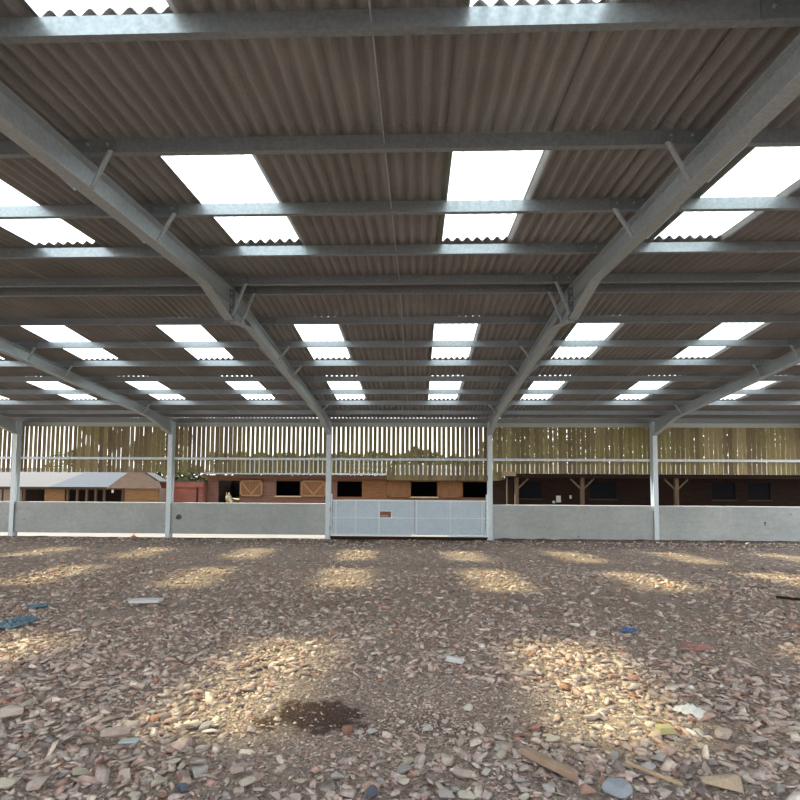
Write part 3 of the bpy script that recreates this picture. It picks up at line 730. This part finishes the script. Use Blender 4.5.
# stable row
yt = 6.0; zc = Z_(478.5, yt, 300)
st = empty('stable_row', (X_(300, yt), yt, 0)); tag(st, 'long brick and timber stable row with half doors, behind the gate', 'stable')
zs = Z_(496.5, yt, 300); zo = Z_(481, yt, 300)
def wall_seg(a, b, z0, z1, mt, pl=False):
    if pl: planks(MB(), X_(a, yt), X_(b, yt), z0, z1, yt).build('front_wall', M[mt], st)
    else: MB().box((X_(a, yt), yt, z0), (X_(b, yt), yt+.1, z1)).build('front_wall', M[mt], st)
wall_seg(207, 218, 0, zc, 'brick'); wall_seg(218, 239.5, 0, Z_(507, yt), 'dark_clad'); wall_seg(239.5, 276, 0, zc, 'brick')
wall_seg(276, 300, 0, zs, 'brick'); wall_seg(300, 337, 0, zc, 'brick')
wall_seg(337, 362, 0, zs, 'clad', 1); wall_seg(362, 411, 0, zc, 'clad', 1); wall_seg(411, 437, 0, zs, 'clad', 1)
wall_seg(437, 463, 0, zc, 'clad', 1); wall_seg(463, 489, 0, zs, 'clad', 1); wall_seg(489, 513, 0, zc, 'dark_clad', 1)
wall_seg(207, 500, zc, zc+.12, 'clad'); 
for a, b in ((218,239.5),(276,300),(337,362),(411,437),(463,489)):
    MB().box((X_(a,yt), yt-.01, zo), (X_(b,yt), yt+.09, zc)).build('lintel', M['clad'], st)
for a, b in ((276,301),(410,438)):
    MB().box((X_(a-1,yt), yt-.08, zs-.03), (X_(b+1,yt), yt+.02, zs+.03)).build('sill', M['fresh'], st)
for a in (207, 249, 310, 370, 440, 500): MB().box((X_(a,yt), yt+.1, 0), (X_(a,yt)+.06, yt+3.4, zc)).build('partition', M['dark_clad'], st)
MB().box((X_(207,yt), yt+3.4, 0), (X_(500,yt), yt+3.5, zc)).build('rear_wall', M['black'], st)
for p_ in (221.5, 226, 231): 
    x = X_(p_, yt+3.3); MB().box((x-.04, yt+3.3, 1.0), (x+.04, yt+3.38, zc)).build('wall_batten', M['post'], st)
def half_door(a, b, k):
    x0, x1 = X_(a, yt), X_(b, yt); z0, z1 = Z_(496.5, yt), Z_(480.5, yt); y = yt-.07
    d = MB(); n = 8; w = (x1-x0)/n
    for i in range(n): d.box((x0+i*w+.004, y, z0), (x0+(i+1)*w-.004, y+.03, z1))
    dr = d.build('half_door', M['door_wood'], st)
    f = MB(); t_ = .07
    f.box((x0, y-.025, z0), (x1, y-.001, z0+t_)); f.box((x0, y-.025, z1-t_), (x1, y-.001, z1)); f.box((x0, y-.025, z0), (x0+t_, y-.001, z1)); f.box((x1-t_, y-.025, z0), (x1, y-.001, z1))
    c = (x0+x1)/2
    f.bar((x0+.1, y-.013, z1-.06), (c, y-.013, z0+.05), .024, .075, (0,1,0)) if False else None
    for s, xx in ((0, x0+t_), (1, x1-t_)):
        A = Vector((xx, y-.013, z1-.09)); Bq = Vector((c, y-.013, z0+.1)); f.bar(A, Bq, .07, .022, (0,1,0))
    o = f.build('door_frame', M['door_brace'] if a < 330 else M['door_wood'], dr); o.matrix_parent_inverse = Matrix.Identity(4)
for k, (a, b) in enumerate(((240.5,263),(301.5,326),(387.5,410.5),(438,462))): half_door(a, b, k)
def corr_roof(mb, x0, x1, y0, z0, y1, z1, pitch=.12, amp=.02):
    n = int((x1-x0)/pitch*6); base = len(mb.v)
    for (y, z) in ((y0, z0), (y1, z1)):
        for o_ in (0, .012):
            for k in range(n+1):
                x = x0+(x1-x0)*k/n; mb.v.append((x, y, z+o_+amp*math.cos(2*math.pi*x/pitch)))
    w = n+1
    for k in range(n):
        a = base+k; mb.f += [(a,a+1,a+1+2*w,a+2*w), (a+w,a+3*w,a+1+3*w,a+1+w), (a,a+w,a+w+1,a+1), (a+2*w,a+1+2*w,a+1+3*w,a+3*w)]
    return mb
zr_ = Z_(474.8, yt-.4, 300)
corr_roof(MB(), X_(203,yt-.4), X_(388,yt-.4), yt-.45, zr_, yt+3.6, zr_+.95).build('roof', M['roof_metal'], st)
corr_roof(MB(), X_(388,yt-.4), X_(503,yt-.4), yt-.45, Z_(479,yt), yt+3.6, Z_(479,yt)+.9).build('roof', M['roof_metal'], st)
MB().box((X_(203,yt), yt-.25, zr_-.16), (X_(388,yt), yt-.2, zr_-.03)).build('fascia', M['brick'], st)

# dark canopied stable at right
yc = 7.0; can = empty('canopied_stable', (X_(640, yc), yc, 0)); tag(can, 'dark stable front under a deep canopy, filling the right side', 'stable')
xL, xR = X_(495, 3.0), X_(830, yc)
zcan = Z_(477, 3.2, 600)
wins = ((519, 541), (590, 616), (712, 735), (748, 770))
edges = [505] + [v for w_ in wins for v in w_] + [850]
zw0, zw1 = Z_(499, yc, 600), Z_(482, yc, 600)
planks(MB(), X_(505, yc), X_(860, yc), 0, zw0, yc).build('front_wall', M['dark_clad'], can)
planks(MB(), X_(505, yc), X_(860, yc), zw1, 2.9, yc).build('front_wall', M['dark_clad'], can)
for a, b in zip(edges[0::2], edges[1::2]): planks(MB(), X_(a, yc), X_(b, yc), zw0, zw1, yc).build('front_wall', M['dark_clad'], can)
for a, b in wins:
    MB().box((X_(a,yc)-.1, yc+.042, zw0-.1), (X_(b,yc)+.1, yc+.06, zw1+.1)).build('window', M['black'], can)
    MB().box((X_(a,yc)-.05, yc-.06, zw0-.05), (X_(b,yc)+.05, yc+.02, zw0)).build('window_sill', M['post'], can)
corr_roof(MB(), X_(500,3.0), X_(860,yc), 2.9, zcan+.12, yc+3, zcan+.9).build('roof', M['roof_metal'], can)
MB().box((X_(512,3.2), 3.12, zcan-.04), (X_(840,3.2), 3.24, zcan+.10)).build('canopy_beam', M['dark_clad'], can)
for i_, (px, thin) in enumerate(((507, 1), (516.5, 0), (582, 0), (676, 0))):
    x = X_(px, 3.2); w = .03 if thin else .075
    pp = MB().box((x-w, 3.18-w, 0), (x+w, 3.18+w, zcan-.04)).build('canopy_post', M['post'], can)
    if not thin:
        for s in ((1,) if px < 520 else (-1, 1)):
            b_ = MB().bar((x+s*.05, 3.18, zcan-.52), (x+s*.5, 3.18, zcan-.08), .07, .07).build('brace', M['post'], pp); b_.matrix_parent_inverse = Matrix.Identity(4)
for (px, py, w, h) in ((558.5, 499, 4.5, 6.5), (553.7, 502, 2.6, 2.4), (570.5, 497, 2, 3.5)):
    c = at(px, py, yc-.03); d = (yc-CAM.y)/F
    MB().box((c.x-w/2*d, yc-.035, c.z-h/2*d), (c.x+w/2*d, yc-.022, c.z+h/2*d)).build('notice', M['paper'], can)
mb = MB(); c = at(655, 500, 5.5); 
# pony looking out of its stable
def skin(name, pts, edges, rad, root, material, sub=2, parent=None):
    me = bpy.data.meshes.new(name); me.from_pydata(pts, edges, []); me.materials.append(material)
    o = bpy.data.objects.new(name, me); COL.objects.link(o)
    sk = o.modifiers.new('skin', 'SKIN')
    for i, r in enumerate(rad):
        d = me.skin_vertices[0].data[i]; d.radius = r if isinstance(r, tuple) else (r, r); d.use_root = (i == root)
    s = o.modifiers.new('sub', 'SUBSURF'); s.levels = sub; s.render_levels = sub
    if parent is not None: o.parent = parent
    return o
pc = at(231.5, 500, yt+.75)
pts = [(0,1.15,1.12),(0,.55,1.10),(0,0,1.12),(0,1.45,1.15),   # barrel, chest, croup
       (.0,-.24,1.28),(-.02,-.42,1.42),(.0,-.54,1.52),          # neck to poll
       (.08,-.60,1.44),(.19,-.64,1.30),(.27,-.66,1.20),        # face to muzzle
       (-.16,.0,.85),(-.16,-.02,.48),(-.16,-.02,.10),(-.16,-.05,.03), (.16,.0,.85),(.16,-.02,.48),(.16,-.02,.10),(.16,-.05,.03),
       (-.17,1.35,.85),(-.17,1.52,.52),(-.17,1.45,.10),(-.17,1.40,.03), (.17,1.35,.85),(.17,1.52,.52),(.17,1.45,.10),(.17,1.40,.03),
       (0,1.66,1.10),(0,1.74,.75)]
pts = [(a, b, c+.05 if c > .2 else c) for a, b, c in pts]
edg = [(0,1),(1,2),(0,3),(2,4),(4,5),(5,6),(6,7),(7,8),(8,9),(2,10),(10,11),(11,12),(12,13),(2,14),(14,15),(15,16),(16,17),(3,18),(18,19),(19,20),(20,21),(3,22),(22,23),(23,24),(24,25),(3,26),(26,27)]
rad = [.29,.31,.27,.27,.20,.15,.12,.115,.08,.075,.12,.06,.04,.055,.12,.06,.04,.055,.14,.07,.045,.055,.14,.07,.045,.055,.05,.04]
pony = empty('pony', (pc.x, pc.y, 0)); tag(pony, 'cream pony putting its head out of the dark stable doorway', 'pony')
skin('body', pts, edg, rad, 1, M['pony'], 2, pony)
hd = Vector((.0,-.54,1.57))
for s in (-1, 1):
    e = MB(); b0 = hd + Vector((s*.06, .02, .06)); e.tube(b0, b0+Vector((s*.02, -.01, .15)), .035, .004, 8)
    o = e.build('ear', M['pony']); o.parent = pony
    o = MB().tube(hd+Vector((.08+s*.075*.3, -.10+s*-.06, -.07)), hd+Vector((.085+s*.09*.3, -.105+s*-.075, -.07)), .018, .014, 8).build('eye', M['hoof']); o.parent = pony
mn = MB()
for a, b in (((0,.0,1.40),(0,-.2,1.50)),((0,-.2,1.50),(-.02,-.42,1.64)),((-.02,-.42,1.64),(.05,-.6,1.66))):
    mn.bar(Vector(a)+Vector((0,.06,.02)), Vector(b)+Vector((0,.04,.02)), .05, .16)
o = mn.build('mane', M['mane'], bevel=.02); o.parent = pony
o = MB().tube((.265,-.66,1.255),(.315,-.675,1.195),.07,.055,12).build('muzzle', M['hoof'], bevel=.01); o.parent = pony

# trees beyond
def tree(px, y, h, rx, label, seed, leafn=2600, low=.8):
    r = random.Random(seed); c = Vector((X_(px, y), y, 0))
    root = empty('tree', c); tag(root, label, 'tree', 'trees beyond the stables')
    mb = MB(); mb.tube((c.x, c.y, 0), (c.x, c.y, h*.55), .2, .12)
    for k in range(5):
        a = r.uniform(0, 6.28); mb.tube((c.x, c.y, h*.35), (c.x+math.cos(a)*rx*.5, c.y+math.sin(a)*rx*.4, h*r.uniform(.55,.85)), .09, .03, 8)
    mb.build('trunk', M['bark'], root)
    lf = MB()
    cl = [(r.uniform(-.75,.75)*rx, r.uniform(-.6,.6)*rx, r.uniform(low, h-.9), r.uniform(.5,1.0)) for _ in range(24)]
    for _ in range(leafn):
        q = r.choice(cl); v = Vector((r.gauss(0,1), r.gauss(0,1), r.gauss(0,1))).normalized()*q[3]*r.uniform(.7,1.05)
        p_ = c + Vector((q[0], q[1], q[2])) + v; s = r.uniform(.10,.2)
        u = Vector((r.gauss(0,1), r.gauss(0,1), r.gauss(0,.6))).normalized(); w = u.cross(Vector((r.gauss(0,1), r.gauss(0,1), r.gauss(0,1)))).normalized()
        lf.add([p_-u*s, p_+w*s*.45, p_+u*s, p_-w*s*.45], [(0,1,2,3)])
    me = lf.build('foliage', M['leaf'], root)
tl = [(92, 17, 7.4, 2.6, 'leafy tree glimpsed through the slats above the left shed', .8), (165, 26, 8.6, 3.0, 'leafy tree glimpsed through the slats by the second column', .8),
      (192, 12.5, 3.9, 1.1, 'low green bush showing above the red shed roof', .6),
      (520, 24, 9.5, 3.6, 'tall tree right of the gate, behind the slats', 1.5), (600, 33, 12, 4.4, 'tall tree behind the slats above the braced posts', 1.5),
      (672, 24, 9.8, 3.6, 'tall tree behind the slats by the rightmost column', 1.5), (745, 33, 12.5, 4.4, 'tall tree behind the slats of the rightmost bay', 1.5), (815, 24, 9.8, 3.6, 'tall tree behind the slats at the right edge', 1.5)]
for k, (px, y, h, rx, lb, lo) in enumerate(tl): tree(px, y, h, rx, lb, 40+k, 9000 if h > 5 else 2500, lo)
hr = random.Random(5); hx0, hx1 = X_(212, 17), X_(830, 17)
hroot = empty('hedge', ((hx0+hx1)/2, 17, 0)); tag(hroot, 'long dense hedge behind the stables, seen through the slats', 'hedge')
lf = MB()
for _ in range(36000):
    x = hr.uniform(hx0, hx1); top_ = 4.5 + .5*noise.noise(Vector((x*.35, 0, 1.))) + .35*noise.noise(Vector((x*1.4, 0, 4.))) + 2.7*min(1, max(0, (x-X_(482,17))/2.5))
    p_ = Vector((x, 17 + hr.uniform(-.7, .7), top_ - (top_-1.2)*hr.random()**1.3)); s = hr.uniform(.09, .17)
    u = Vector((hr.gauss(0,1), hr.gauss(0,.5), hr.gauss(0,1))).normalized(); w = u.cross(Vector((hr.gauss(0,.6), hr.gauss(0,1.2), hr.gauss(0,.6)))).normalized()
    lf.add([p_-u*s, p_+w*s*.5, p_+u*s, p_-w*s*.5], [(0,1,2,3)])
lf.build('foliage', M['leaf'], hroot)
stm = MB()
x = hx0+.5
while x < hx1: stm.tube((x, 17, 0), (x+hr.uniform(-.2,.2), 17, 3.2), .06, .03, 7); x += 1.1
tag(stm.build('stems', M['bark'], hroot), kind='stuff')

# ------------------------------------------------------------------ light
w = bpy.data.worlds.new('sky'); scn.world = w; w.use_nodes = True; nt = w.node_tree; bg = nt.nodes['Background']
tc = nt.nodes.new('ShaderNodeTexCoord'); sx = nt.nodes.new('ShaderNodeSeparateXYZ'); rp = nt.nodes.new('ShaderNodeValToRGB')
nt.links.new(tc.outputs['Generated'], sx.inputs[0]); nt.links.new(sx.outputs[2], rp.inputs[0]); nt.links.new(rp.outputs[0], bg.inputs[0])
e = rp.color_ramp.elements; e[0].position = 0; e[0].color = (.95,.96,.97,1); e[1].position = .7; e[1].color = (.72,.84,1.0,1)
bg.inputs[1].default_value = .95
sd = bpy.data.lights.new('sun', 'SUN'); so = bpy.data.objects.new('sun', sd); COL.objects.link(so)
sdir = Vector((3.85, -1.3, -5.4)).normalized()
so.rotation_euler = sdir.to_track_quat('-Z', 'Y').to_euler(); sd.energy = 6.5; sd.angle = R(5); sd.color = (1, .97, .90)

vs_ = scn.view_settings; vs_.view_transform = 'Standard'; vs_.look = 'None'; vs_.gamma = 1; vs_.use_curve_mapping = False; vs_.exposure = 1.55
scn.cycles.max_bounces = 8; scn.cycles.transparent_max_bounces = 12
